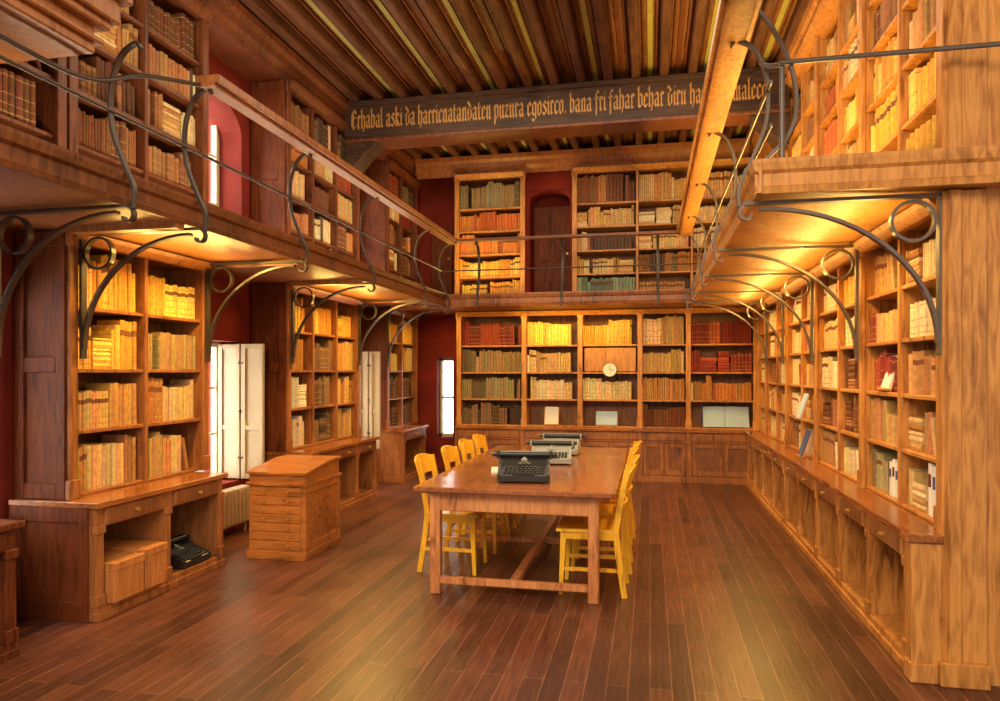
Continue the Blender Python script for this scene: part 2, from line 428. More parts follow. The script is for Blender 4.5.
# ---------------------------------------------------------------- bookcases
def bookcase(name, M, bays, z0, z1, shelves, depth, mat, matb, side=0.04, mull=0.035, cornice=True, pil=None, endmat=None):
    mb = MB(); a, b2 = bays[0], bays[-1]
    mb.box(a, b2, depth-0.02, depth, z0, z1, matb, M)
    for i, x in enumerate(bays):
        e = i in (0, len(bays)-1)
        hw = side if e else mull/2
        x0 = x if i == 0 else x-hw
        x1 = x if i == len(bays)-1 else x+hw
        mb.box(x0, x1, 0, depth-0.02, z0, z1, mat, M)
        if e or (pil and i in pil):
            c = (x0+x1)/2
            mb.box(c-0.035, c+0.035, -0.025, 0.0, z0, z1, mat, M)
            mb.box(c-0.045, c+0.045, -0.035, 0.0, z0, z0+0.12, mat, M)
            mb.box(c-0.045, c+0.045, -0.035, 0.0, z1-0.1, z1, mat, M)
    if endmat:
        mb.box(a-0.012, a, 0.002, depth-0.002, z0+0.002, z1-0.002, endmat, M)
        for (p, q) in ((0.0, 0.07), (depth-0.07, depth)):
            mb.box(a-0.03, a-0.011, p+0.001, q-0.001, z0+0.001, z1-0.001, endmat, M)
        for zz in (z0, (z0+z1)/2-0.05, z1-0.1): mb.box(a-0.028, a-0.011, 0.07, depth-0.07, zz+0.002, zz+0.098, endmat, M)
    for z in shelves[1:]:
        mb.box(a+side, b2-side, 0.012, depth-0.02, z-0.025, z, mat, M)
    mb.box(a, b2, 0.003, depth-0.02, z0+0.001, shelves[0], mat, M)
    mb.box(a, b2, -0.005, depth-0.02, z1-0.05, z1-0.001, mat, M)
    if cornice:
        mb.extrude([(-0.03, z1-0.07), (-0.07, z1-0.03), (-0.09, z1-0.002), (0.02, z1-0.002), (0.02, z1-0.07)], 'x', a, b2, mat, M)
    return mb.finish(name, 0.003)

PAL = {
 'tan': [(204,160,96),(188,138,80),(212,174,116),(172,118,66),(198,150,84),(220,188,136)],
 'brown': [(140,90,52),(160,104,60),(118,70,42),(178,122,74),(104,62,38)],
 'red': [(142,48,36),(160,60,40),(124,40,32),(172,76,46),(136,50,40)],
 'orange': [(206,110,50),(190,96,42),(216,134,60),(172,84,40)],
 'yellow': [(228,182,80),(214,162,62),(234,196,100),(198,142,54),(220,176,80)],
 'cream': [(228,208,162),(214,188,138),(232,216,180),(204,170,118),(190,150,96)],
 'olive': [(152,140,98),(132,120,84),(170,156,114),(116,100,72),(160,132,90)],
 'dark': [(104,80,62),(86,64,52),(120,92,70),(72,58,52),(140,108,78)],
 'green': [(132,150,128),(162,170,144),(112,128,108),(186,184,152)],
 'mixed': [(204,162,102),(140,90,52),(150,62,44),(214,190,142),(124,108,74),(172,120,68),(92,66,52),(224,204,160),(190,120,60)],
 'pale': [(234,224,202),(218,206,182),(204,186,152),(238,230,214),(184,162,128)],
}
PAL['rl'] = PAL['cream']+PAL['tan']+PAL['mixed'][:3]
class BookB:
    def __init__(s): s.v=[]; s.f=[]; s.c=[]; s.u=[]
    def book(s, M, a, w, y0, d, z, h, col, lean=0.0, r=None):
        o = len(s.v); r = random.random() if r is None else r
        prof = [(0,0.010),(w*0.18,0.003),(w*0.5,0),(w*0.82,0.003),(w,0.010),(w,d),(0,d)]
        for k, zz in enumerate((0, h)):
            for (p, q) in prof:
                s.v.append(tuple(M @ Vector((a+p+lean*zz, y0+q, z+zz))))
                s.c.append(col); s.u.append((p/w, float(k), r))
        n = 7
        for i in range(n): s.f.append((o+i, o+(i+1) % n, o+n+(i+1) % n, o+n+i))
        s.f.append(tuple(o+n+i for i in range(n))); s.f.append(tuple(o+i for i in range(n))[::-1])
    def flat(s, M, a, w, y0, d, z, t, col):
        o = len(s.v); r = 0.1
        prof = [(0.006, 0), (0.0, t*0.5), (0.006, t), (d, t), (d, 0)]
        for xx in (a, a+w):
            for (q, zz) in prof:
                s.v.append(tuple(M @ Vector((xx, y0+q, z+zz)))); s.c.append(col); s.u.append((0.5, 0.45, r))
        n = 5
        for i in range(n): s.f.append((o+i, o+(i+1) % n, o+n+(i+1) % n, o+n+i))
        s.f.append(tuple(o+n+i for i in range(n))); s.f.append(tuple(o+i for i in range(n))[::-1])
    def row(s, M, a, b, z, clear, pal, depth=0.26, fill=1.0, tmin=0.022, tmax=0.05):
        cols = PAL[pal]; x = a+0.006; end = a+(b-a)*fill-0.006
        left = 0; runr = 0
        y0 = random.uniform(0.025, 0.05)
        while x < end:
            if left <= 0:
                left = random.choice([1, 2, 3, 5, 8, 12]); runh = clear*random.uniform(0.62, 0.92)
                runc = random.choice(cols); runw = random.uniform(tmin, tmax); runr = random.random()
                if random.random() < 0.07 and end-x > 0.2:
                    zz = z; W = random.uniform(0.16, 0.24); W = min(W, end-x-0.01)
                    while zz-z < clear*random.uniform(0.4, 0.8):
                        t = random.uniform(0.02, 0.05)
                        s.flat(M, x, W*random.uniform(0.88, 1), y0, min(depth-0.05, 0.2), zz, t, lin(random.choice(cols))); zz += t+0.0008
                    x += W+0.008; left = 0; continue
                if random.random() < 0.06: x += random.uniform(0.02, 0.07)
            w = runw*random.uniform(0.85, 1.15)
            if x+w > end: break
            h = runh*random.uniform(0.95, 1.03); c = [max(0, v*random.uniform(0.78, 1.12)) for v in lin(runc)]
            lean = random.choice([0, 0, 0, 0, 0, 0, 0, random.uniform(-0.03, 0.0)])
            s.book(M, x, w, y0+random.uniform(0, 0.014), min(depth-0.08, 0.2), z+0.001, h, c, lean, runr)
            x += w+0.0012; left -= 1
        if fill < 0.98 and b-x > 0.12:
            th = 0.22; w = 0.03; h = clear*0.7
            s.book(M, x+th*h+0.002, w, y0, 0.17, z+0.002, h*0.97, lin(random.choice(cols)), -th, 0.2)
    def finish(s, name):
        me = bpy.data.meshes.new(name); me.from_pydata(s.v, [], s.f); me.materials.append(BOOKM)
        at = me.attributes.new('bcol', 'FLOAT_COLOR', 'POINT')
        at.data.foreach_set('color', [q for c in s.c for q in (c[0], c[1], c[2], 1.0)])
        au = me.attributes.new('buv', 'FLOAT_VECTOR', 'POINT')
        au.data.foreach_set('vector', [q for c in s.u for q in c])
        me.update()
        ob = bpy.data.objects.new(name, me); sc.collection.objects.link(ob); return ob

def fill_books(name, M, bays, shelves, ztop, depth, pal, side=0.04, mull=0.035, skip=(), fill=None, tmin=0.022, tmax=0.05):
    B = BookB()
    for i in range(len(bays)-1):
        a = bays[i]+(side if i == 0 else mull/2); b2 = bays[i+1]-(side if i == len(bays)-2 else mull/2)
        for r, z in enumerate(shelves):
            if (i, r) in skip: continue
            top = shelves[r+1]-0.025 if r+1 < len(shelves) else ztop
            p = pal(i, r)
            if p is None: continue
            f = fill(i, r) if fill else random.choice([1, 1, 1, 1, 0.85, 0.92])
            B.row(M, a, b2, z, top-z, p, depth, f, tmin, tmax)
    return B.finish(name)

LSH = [0.76, 1.17, 1.57, 1.98]
USH = [2.66, 3.03, 3.39, 3.75, 4.10]
UTOP = 4.52
def left_case(y0, bays, lowpal, uppal, fill=None):
    M = place(XL, y0, 0, 90)
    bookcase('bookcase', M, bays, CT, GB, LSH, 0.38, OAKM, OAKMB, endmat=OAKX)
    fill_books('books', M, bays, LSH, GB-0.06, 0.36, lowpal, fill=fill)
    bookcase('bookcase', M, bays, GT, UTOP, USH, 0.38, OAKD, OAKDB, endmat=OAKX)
    fill_books('books', M, bays, USH, UTOP-0.06, 0.36, uppal)
upleft = [['mixed','brown','brown','tan','tan'],['mixed','brown','tan','mixed','brown'],['tan','mixed','brown','cream','mixed'],['tan','brown','mixed','red','mixed']]
lp1 = lambda i, r: [['tan','tan','yellow','yellow'],['tan','tan','olive','yellow']][i][r]
left_case(3.85, [0, 0.72, 1.42], lp1, lambda i, r: upleft[i % 4][r], fill=lambda i, r: [[0.95,0.98,1,1],[0.72,1,1,1]][i][r])
lp2 = lambda i, r: [['pale','pale','tan','yellow'],['dark','dark','dark','yellow'],['cream','tan','tan','yellow']][i][r]
left_case(6.62, [0, 0.6, 1.2, 1.8], lp2, lambda i, r: upleft[(i+1) % 4][r])
left_case(9.42, [0, 0.66, 1.3], lambda i, r: ['dark','dark','tan','yellow'][r], lambda i, r: upleft[(i+2) % 4][r])
M = place(XL, 1.2, 0, 90)
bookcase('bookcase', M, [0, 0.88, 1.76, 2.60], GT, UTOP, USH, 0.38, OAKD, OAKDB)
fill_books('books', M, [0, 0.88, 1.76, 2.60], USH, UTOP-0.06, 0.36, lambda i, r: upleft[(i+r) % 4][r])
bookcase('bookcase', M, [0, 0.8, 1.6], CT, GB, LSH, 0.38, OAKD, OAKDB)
fill_books('books', M, [0, 0.8, 1.6], LSH, GB-0.06, 0.36, lambda i, r: 'tan')

def base_open(name, M, W, depth, nb, mat, matb, drawers=True, plinth=0.09, endmat=None, top=None):
    mb = MB()
    mb.box(-0.02, W+0.02, -0.02, depth, CT-0.035, CT, top or OAKT, M)
    mb.box(0.001, W-0.001, 0.02, depth, CT-0.16, CT-0.035, mat, M)
    mb.box(0.001, W-0.001, 0.012, depth, 0, plinth, mat, M)
    mb.box(-0.005, W+0.005, 0.0, 0.03, 0, 0.05, mat, M)
    mb.box(0.002, W-0.002, depth-0.02, depth-0.001, 0, CT-0.05, matb, M)
    bw = W/nb
    for i in range(nb+1):
        x = i*bw; x0 = max(0, x-0.035); x1 = min(W, x+0.035)
        if i == 0: x1 = 0.07
        if i == nb: x0 = W-0.07
        mb.box(x0, x1, 0.015, depth-0.002, plinth-0.005, CT-0.155, mat, M)
        mb.box(x0-0.006, x1+0.006, 0.005, 0.05, plinth, plinth+0.07, mat, M)
        mb.box(x0-0.006, x1+0.006, 0.005, 0.05, CT-0.2, CT-0.15, mat, M)
    if endmat:
        mb.box(-0.008, 0.0, 0.06, depth-0.003, 0.002, CT-0.037, endmat, M)
        mb.box(-0.02, -0.007, 0.06, 0.12, 0.05, CT-0.037, endmat, M); mb.box(-0.02, -0.007, depth-0.08, depth-0.004, 0.05, CT-0.037, endmat, M)
        mb.box(-0.019, -0.007, 0.06, depth-0.01, 0.0, 0.12, endmat, M); mb.box(-0.019, -0.007, 0.12, depth-0.08, CT-0.13, CT-0.037, endmat, M)
    if drawers:
        for i in range(nb):
            a = i*bw+0.07; c = (i+1)*bw-0.07
            mb.box(a, c, 0.004, 0.03, CT-0.15, CT-0.05, mat, M)
            mb.box(a+0.02, c-0.02, -0.001, 0.01, CT-0.14, CT-0.06, matb, M)
            m = (a+c)/2
            mb.cyl((m, -0.028, CT-0.1), (m, 0.0, CT-0.1), 0.012, BRASS, 10, M)
    return mb.finish(name, 0.003)
def base_closed(name, M, bays, depth, mat, matb):
    mb = MB(); W = bays[-1]
    mb.box(0, W, -0.02, depth, CT-0.035, CT, OAKT, M)
    mb.box(0.001, W-0.001, 0.02, depth-0.001, 0.0, CT-0.034, matb, M)
    mb.box(0.002, W-0.002, -0.004, 0.03, 0, 0.09, mat, M)
    mb.box(0.002, W-0.002, -0.002, 0.03, CT-0.18, CT-0.16, mat, M)
    for i, x in enumerate(bays):
        x0 = max(0, x-0.035); x1 = min(W, x+0.035); mb.box(x0, x1, 0.0, 0.03, 0.001, CT-0.036, mat, M)
    for i in range(len(bays)-1):
        a = bays[i]+0.045; c = bays[i+1]-0.045; m = (a+c)/2
        mb.box(a, c, 0.004, 0.03, CT-0.15, CT-0.05, mat, M)
        mb.cyl((m, -0.02, CT-0.1), (m, 0.01, CT-0.1), 0.012, BRASS, 10, M)
        for (p, q) in ((a, m-0.01), (m+0.01, c)):
            mb.box(p, p+0.05, 0.005, 0.03, 0.1, CT-0.19, mat, M); mb.box(q-0.05, q, 0.005, 0.03, 0.1, CT-0.19, mat, M)
            mb.box(p+0.05, q-0.05, 0.006, 0.03, 0.1, 0.17, mat, M); mb.box(p+0.05, q-0.05, 0.006, 0.03, CT-0.25, CT-0.19, mat, M)
    return mb.finish(name, 0.002)
base_open('bookcase_base', place(-3.34, 3.78, 0, 90), 1.34, 0.64, 2, OAKM, OAKMB, endmat=OAKX)
base_open('bookcase_base', place(-3.34, 6.6, 0, 90), 1.8, 0.64, 3, OAKM, OAKMB)
base_open('bookcase_base', place(-3.34, 9.4, 0, 90), 1.0, 0.64, 1, OAKM, OAKMB)
base_open('bookcase_base', place(-3.36, 1.4, 0, 90), 1.84, 0.62, 2, OAKX, OAKX, top=OAKX)

BBX = [-2.85, -1.83, -1.0, -0.14, 0.53, 1.46]
M = place(BBX[0], YB, 0, 0); bb = [x-BBX[0] for x in BBX]
bookcase('bookcase', M, bb, CT, GB, [0.76, 1.15, 1.55, 1.95], 0.45, OAK, OAKB, pil=(1, 2, 3, 4), mull=0.06)
palb = [['dark','olive','olive','red'],[None,'cream','cream','yellow'],[None,'cream',None,'yellow'],['brown','tan','cream','cream'],[None,'mixed','red','red']]
fill_books('books', M, bb, [0.76, 1.15, 1.55, 1.95], GB-0.06, 0.4, lambda i, r: palb[i][r], mull=0.06, fill=lambda i, r: 0.9 if i in (1, 2) else 1)
base_closed('bookcase_base', place(BBX[0], YB-0.17, 0, 0), bb, 0.62, OAKM, OAKMB)
BUSH = [2.64, 2.99, 3.33, 3.68, 4.02]
MU = place(-2.88, YB, 0, 0)
bookcase('bookcase', MU, [0, 1.05], GT, UTOP, BUSH, 0.45, OAK, OAKB)
fill_books('books', MU, [0, 1.05], BUSH, UTOP-0.06, 0.4, lambda i, r: ['yellow','yellow','orange','orange','olive'][r], fill=lambda i, r: 1)
MU = place(-1.10, YB, 0, 0)
ub = [0, 0.92, 1.68, 2.56]
bookcase('bookcase', MU, ub, GT, UTOP, BUSH, 0.45, OAK, OAKB)
pu = [['green','tan','mixed','tan','brown'],['tan','mixed','tan','cream','tan'],['tan','tan','mixed','tan','mixed']]
fill_books('books', MU, ub, BUSH, UTOP-0.06, 0.4, lambda i, r: pu[i][r])
mb = MB()
arch_wall(mb, place(-1.83, YB+0.12, 0, 0), 0.73, UTOP+0.1, [(0.06, 0.67, GT, 4.25, 0.15)], 0.2, RED, GT)
mb.finish('wall_back_niche')
def door(name, x0, x1, y, z0, z1):
    mb = MB(); mb.box(x0, x1, y, y+0.04, z0, z1, OAKX)
    for (za, zb) in ((z0+0.08, z0+0.55), (z0+0.65, z1-0.1)):
        mb.box(x0+0.07, (x0+x1)/2-0.03, y-0.012, y, za, zb, OAKX); mb.box((x0+x1)/2+0.03, x1-0.07, y-0.012, y, za, zb, OAKX)
    mb.cyl((x1-0.05, y-0.04, z0+0.75), (x1-0.05, y, z0+0.75), 0.018, BRASS)
    mb.finish(name, 0.004)
door('door_1', -1.74, -1.18, YB+0.4, GT, 4.08)
door('door_2', -3.42, -3.08, WB-0.05, GT, 3.85)

YN = 3.995; YF = 10.35
MR = place(XR, YF, 0, -90)
nb = 9; rb = [(YF-YN)*i/nb for i in range(nb+1)]
RSH = [0.76, 1.09, 1.42, 1.75, 2.07]
bookcase('bookcase', MR, rb, CT, GB, RSH, 0.42, OAK, OAKB, pil=(1, 3, 5, 7), side=0.05)
rp = ['cream','mixed','cream','tan','pale','brown','yellow','tan','red','cream','olive','tan']
fill_books('books', MR, rb, RSH, GB-0.06, 0.36, lambda i, r: 'rl' if random.random() < 0.4 else random.choice(rp), side=0.05,
           fill=lambda i, r: 0.55 if (i, r) in ((7, 0), (8, 0)) else random.choice([1, 1, 0.9, 0.75, 0.6]))
bookcase('bookcase', MR, rb, GT, UTOP+0.1, USH, 0.42, OAK, OAKB, pil=(1, 3, 5, 7), side=0.05)
fill_books('books', MR, rb, USH, UTOP-0.06, 0.36, lambda i, r: random.choice(['tan','yellow','orange','brown','mixed','yellow','tan']), side=0.05)
base_open('bookcase_base', place(1.285, YB-0.19, 0, -90), YB-0.19-4.01, 0.6, 9, OAK, OAKB)
mb = MB()
mb.box(1.42, 1.62, 3.9, 3.985, 0, GB, OAK); mb.box(1.44, 1.5, 3.88, 3.9, 0.1, GB, OAK)
mb.box(1.40, 1.62, 3.86, 3.985, 0, 0.12, OAK)
mb.box(1.28, 1.42, 3.9, 3.984, 0, CT-0.04, OAK); mb.box(1.27, 1.40, 3.885, 3.984, 0, 0.1, OAK); mb.box(1.25, 1.42, 3.88, 3.986, CT-0.04, CT, OAKT)
mb.box(1.42, 1.62, 3.9, 3.985, GT, CZ, OAK); mb.box(1.44, 1.5, 3.88, 3.9, GT, CZ, OAK)
mb.finish('trim_end_column', 0.006)

# ---------------------------------------------------------------- gallery
def fascia(mb, pts, mat):
    for (p, q, o) in pts:
        prof = [(0, GB), (0.02, GB), (0.03, GB+0.03), (0.015, GB+0.04), (0.015, GB+0.1), (0.035, GB+0.115), (0.045, GT), (0.045, GT+0.02), (0, GT+0.02)]
        if p[0] == q[0]:
            mb.extrude([(p[0]+o*a, z) for a, z in prof], 'y', p[1], q[1], mat)
        else:
            mb.extrude([(p[1]+o*a, z) for a, z in prof], 'x', p[0], q[0], mat)
mb = MB()
mb.box(WL, EL, 0.2, WB, GB+0.01, GT, OAKM)
mb.box(EL, ER, YG, WB, GB+0.01, GT, OAKM)
fascia(mb, [((EL, 0.2), (EL, YG), 1)], OAKD)
fascia(mb, [((EL, YG), (ER, YG), -1)], OAKM)
for y in (3.8, 5.3, 6.55, 8.4, 9.35): mb.box(WL+0.5, EL, y-0.04, y+0.04, GB-0.035, GB+0.01, OAKM)
mb.finish('gallery_floor_left_and_back')
mb = MB()
mb.box(ER, WR, 3.8, WB, GB+0.01, GT, OAK); mb.box(ER, 4.2, 3.8, 3.96, GB+0.012, GT-0.002, OAK)
fascia(mb, [((ER, 3.76), (ER, YG), -1)], OAK)
fascia(mb, [((ER-0.03, 3.8), (4.2, 3.8), -1)], OAK)
mb.finish('gallery_floor_right')

def bracket(mb, wallx, edgex, y, mat):
    s = 1 if edgex > wallx else -1
    L = abs(edgex-wallx)+0.07
    def P(a, z): return (wallx+s*a, y, z)
    nrm = (0, 1, 0)
    top = GB-0.015
    mb.bar([P(0, top), P(L, top)], nrm, 0.045, 0.018, mat)
    H = 0.74; R = L-0.1
    arc = [P(0.02+R-R*math.cos(t), top-H+ (H-0.03)*math.sin(t)) for t in [math.pi/2*k/16 for k in range(17)]]
    mb.bar(arc, nrm, 0.038, 0.017, mat)
    mb.bar([P(0.012, top-H-0.06), P(0.012, top)], nrm, 0.045, 0.018, mat)
    rr = 0.1; cx, cz = 0.135, top-0.125
    mb.bar([P(cx+rr*math.cos(2*math.pi*k/24), cz+rr*math.sin(2*math.pi*k/24)) for k in range(24)], nrm, 0.036, 0.014, mat, closed=True)
    sc_ = [P(L-0.02+0.05*math.sin(t)*(1-t/8), top-0.05+0.05*math.cos(t)*(1-t/8)) for t in [k*0.35 for k in range(14)]]
    mb.bar(sc_, nrm, 0.034, 0.012, mat)
def post(mb, edgex, s, y, mat, axis='x'):
    ctrl = [(0.09, GB-0.03), (0.09, GB+0.08), (0.03, GT+0.06), (-0.045, 2.86), (-0.05, 3.08), (0.01, 3.24), (0.10, 3.30), (0.13, 3.27)]
    pts = [(edgex+s*a, y, z) if axis == 'x' else (y, edgex+s*a, z) for a, z in ctrl]
    mb.bar(smooth_pts(pts, 6), (0, 1, 0) if axis == 'x' else (1, 0, 0), 0.034, 0.018, mat)
LY = [3.3, 3.92, 5.24, 6.67, 8.37, 9.36]
mb = MB()
for y in LY: bracket(mb, XL+0.035, EL, y, IRON)
mb.finish('iron_brackets_left')
RY = [3.93, 5.39, 6.81, 8.22, 9.35]
mb = MB()
for y in RY: bracket(mb, XR-0.04, ER, y, IRONL)
mb.finish('iron_brackets_right')

HZ = 3.31
mb = MB()
for y in LY: post(mb, EL, 1, y, IRON)
mb.box(EL+0.06, EL+0.22, 3.86, 9.36, HZ, HZ+0.05, OAKM); mb.box(EL+0.09, EL+0.19, 3.86, 9.36, HZ-0.02, HZ, OAKM)
mb.cyl((EL-0.045, 0.4, 2.95), (EL-0.045, YG, 2.95), 0.010, IRON)
pts = smooth_pts([(EL+0.1, 3.9, HZ), (EL-0.02, 3.5, 3.22), (EL-0.04, 3.1, 3.05), (EL-0.04, 2.4, 3.04), (EL-0.04, 0.4, 3.04)], 6)
for p, q in zip(pts[:-1], pts[1:]): mb.cyl(p, q, 0.014, IRON, 8)
for x in (-2.3, -1.15, 0.1): post(mb, YG, -1, x, IRON, 'y')
mb.box(EL+0.1, ER-0.1, YG-0.20, YG-0.10, HZ, HZ+0.035, OAKD)
mb.cyl((EL-0.045, YG+0.05, 2.95), (ER+0.05, YG+0.05, 2.95), 0.010, IRON)
mb.finish('gallery_railing', 0.003)
mb = MB()
for y in RY: post(mb, ER, -1, y, IRONL)
mb.box(ER-0.22, ER-0.03, 0.4, 9.36, HZ, HZ+0.05, OAK); mb.box(ER-0.19, ER-0.06, 0.4, 9.36, HZ-0.02, HZ, OAK)
for z in (2.8, 3.02): mb.cyl((ER+0.05, 3.8, z), (ER+0.05, YG, z), 0.009, IRONL)
pts = smooth_pts([(ER+0.02, 3.95, 3.18), (ER+0.05, 3.85, 3.12), (ER+0.15, 3.78, 3.1), (ER+0.4, 3.77, 3.1), (4.0, 3.77, 3.1)], 6)
for p, q in zip(pts[:-1], pts[1:]): mb.cyl(p, q, 0.013, IRONL, 8)
for x in (ER+0.1, 2.6): mb.cyl((x, 3.79, GT), (x, 3.79, 3.1), 0.013, IRONL)
pts = smooth_pts([(ER-0.02, 3.9, GT), (ER+0.16, 3.84, 2.8), (ER+0.14, 3.8, 3.1), (ER-0.02, 3.9, 3.45), (ER-0.1, 4.0, 3.3)], 8)
mb.bar(pts, (0, 1, 0), 0.032, 0.018, IRONL)
mb.finish('gallery_railing', 0.002)

mb = MB()
prof = [(0, 4.52), (0.04, 4.52), (0.06, 4.58), (0.1, 4.62), (0.12, 4.68), (0.16, 4.72), (0.17, CZ), (0, CZ)]
mb.extrude([(XL-0.06+a, z) for a, z in prof], 'y', -1, WB, OAKD); mb.box(WL, XL-0.05, -1, WB, 4.525, CZ, OAKD)
mb.finish('trim_1')
mb = MB(); mb.extrude([(XR+0.06-a, z) for a, z in prof], 'y', 3.98, WB, OAK); mb.finish('trim_2')
mb = MB(); mb.extrude([(YB+0.06-a, z) for a, z in prof], 'x', XL+0.12, XR-0.12, OAKM); mb.box(XL+0.05, XR, YB+0.05, YB+0.3, 4.6, CZ, OAKM); mb.finish('trim_3')

mb = MB()
for k, (e, z0, z1) in enumerate([(0.0, 3.12, 3.17), (0.03, 3.17, 3.20), (0.0, 3.20, 3.25), (0.05, 3.25, 3.29), (0.08, 3.29, 3.40), (0.12, 3.40, 3.44), (0.08, 3.44, 3.7), (0.13, 3.7, 3.76)]):
    mb.box(-3.6, -2.68+e, 2.0-e, 3.02+e, z0, z1, OAKM)
mb.finish('carved_canopy', 0.008)

# ---------------------------------------------------------------- table
mb = MB()
TX0, TX1, TY0, TY1 = -1.60, -0.22, 4.66, 7.5
mb.box(TX0, TX1, TY0, TY1, 0.725, 0.76, TABTOP)
mb.box(TX0+0.04, TX1-0.04, TY0+0.04, TY1-0.04, 0.71, 0.726, TABLE)
lx = (TX0+0.13, TX1-0.15); ly = (TY0+0.13, (TY0+TY1)/2, TY1-0.13)
for x in lx:
    for y in ly:
        mb.box(x-0.036, x+0.036, y-0.036, y+0.036, 0, 0.71, TABLE)
for y in (ly[0], ly[2]):
    mb.box(lx[0], lx[1], y-0.018, y+0.018, 0.58, 0.71, TABLE)
    mb.box(lx[0], lx[1], y-0.022, y+0.022, 0.07, 0.12, TABLE)
for x in lx: mb.box(x-0.018, x+0.018, ly[0], ly[2], 0.58, 0.71, TABLE)
mb.box((lx[0]+lx[1])/2-0.03, (lx[0]+lx[1])/2+0.03, ly[0], ly[2], 0.071, 0.121, TABLE)
mb.box(lx[0], lx[1], ly[1]-0.022, ly[1]+0.022, 0.07, 0.12, TABLE)
mb.finish('library_table', 0.006)

def chair(x, y, rot):
    M = place(x, y, 0, rot); mb = MB()
    for sx in (-1, 1):
        mb.taper((sx*0.185, -0.19, 0), (sx*0.17, -0.17, 0.44), 0.026, 0.026, 0.04, 0.04, CHAIR, M)
        mb.bar([(sx*0.18, 0.25, 0), (sx*0.175, 0.205, 0.3), (sx*0.17, 0.19, 0.45), (sx*0.17, 0.215, 0.62), (sx*0.165, 0.265, 0.87)], (1, 0, 0), 0.03, 0.04, CHAIR, M)
        mb.box(sx*0.178-0.01, sx*0.178+0.01, -0.17, 0.2, 0.39, 0.44, CHAIR, M)
        mb.box(sx*0.182-0.009, sx*0.182+0.009, -0.18, 0.22, 0.17, 0.195, CHAIR, M)
    mb.box(-0.17, 0.17, -0.185, -0.165, 0.385, 0.44, CHAIR, M); mb.box(-0.17, 0.17, 0.185, 0.205, 0.385, 0.44, CHAIR, M)
    mb.box(-0.18, 0.18, 0.205, 0.222, 0.2, 0.225, CHAIR, M)
    n = 8; vs = []; fs = []
    for i in range(n+1):
        u = -0.21+0.42*i/n
        for j in range(n+1):
            v = -0.22+0.43*j/n
            ww = 1.0 - 0.08*(j/n)
            z = 0.462-0.012*math.cos(u/0.21*math.pi/2)*math.cos(v/0.22*math.pi/2)
            vs.append((u*ww, v, z))
    off = len(vs)
    vs += [(p[0], p[1], p[2]-0.02) for p in vs]
    for i in range(n):
        for j in range(n):
            a = i*(n+1)+j; fs.append((a, a+n+1, a+n+2, a+1)); fs.append((off+a, off+a+1, off+a+n+2, off+a+n+1))
    for i in range(n):
        for (a, c) in ((i*(n+1), (i+1)*(n+1)), ((i+1)*(n+1)+n, i*(n+1)+n), (i+1, i), (n*(n+1)+i, n*(n+1)+i+1)):
            fs.append((a, c, off+c, off+a))
    mb.add(vs, fs, CHAIR, M)
    for (z0, z1, yb) in ((0.74, 0.89, 0.245), (0.60, 0.645, 0.215)):
        m = 8; P = []
        for i in range(m+1):
            u = -0.20+0.40*i/m; cv = 0.035*(1-(u/0.2)**2)
            P.append((u, yb+cv))
        for i in range(m):
            (u0, c0), (u1, c1) = P[i], P[i+1]
            tl = (z1-z0)*0.25
            e0 = 0.0 if z1 < 0.7 else -0.03*abs(u0/0.2)**3; e1 = 0.0 if z1 < 0.7 else -0.03*abs(u1/0.2)**3
            vs = [(u0,c0-0.01,z0),(u1,c1-0.01,z0),(u1,c1+0.006,z0),(u0,c0+0.006,z0),
                  (u0,c0-0.01+tl,z1+e0),(u1,c1-0.01+tl,z1+e1),(u1,c1+0.006+tl,z1+e1),(u0,c0+0.006+tl,z1+e0)]
            fs2 = [(0,3,2,1),(4,5,6,7),(0,1,5,4),(2,3,7,6)]
            if i == 0: fs2.append((3,0,4,7))
            if i == m-1: fs2.append((1,2,6,5))
            mb.add(vs, fs2, CHAIR, M)
    mb.finish('wooden_chair')
for y, dx in ((5.12, 0.0), (5.72, 0.02), (6.3, 0.0), (6.9, 0.02)): chair(-0.42+dx, y, -90)
for y, dx in ((5.45, 0.0), (6.1, 0.02), (6.75, 0.0), (7.3, 0.0)): chair(-1.5+dx, y, 90)

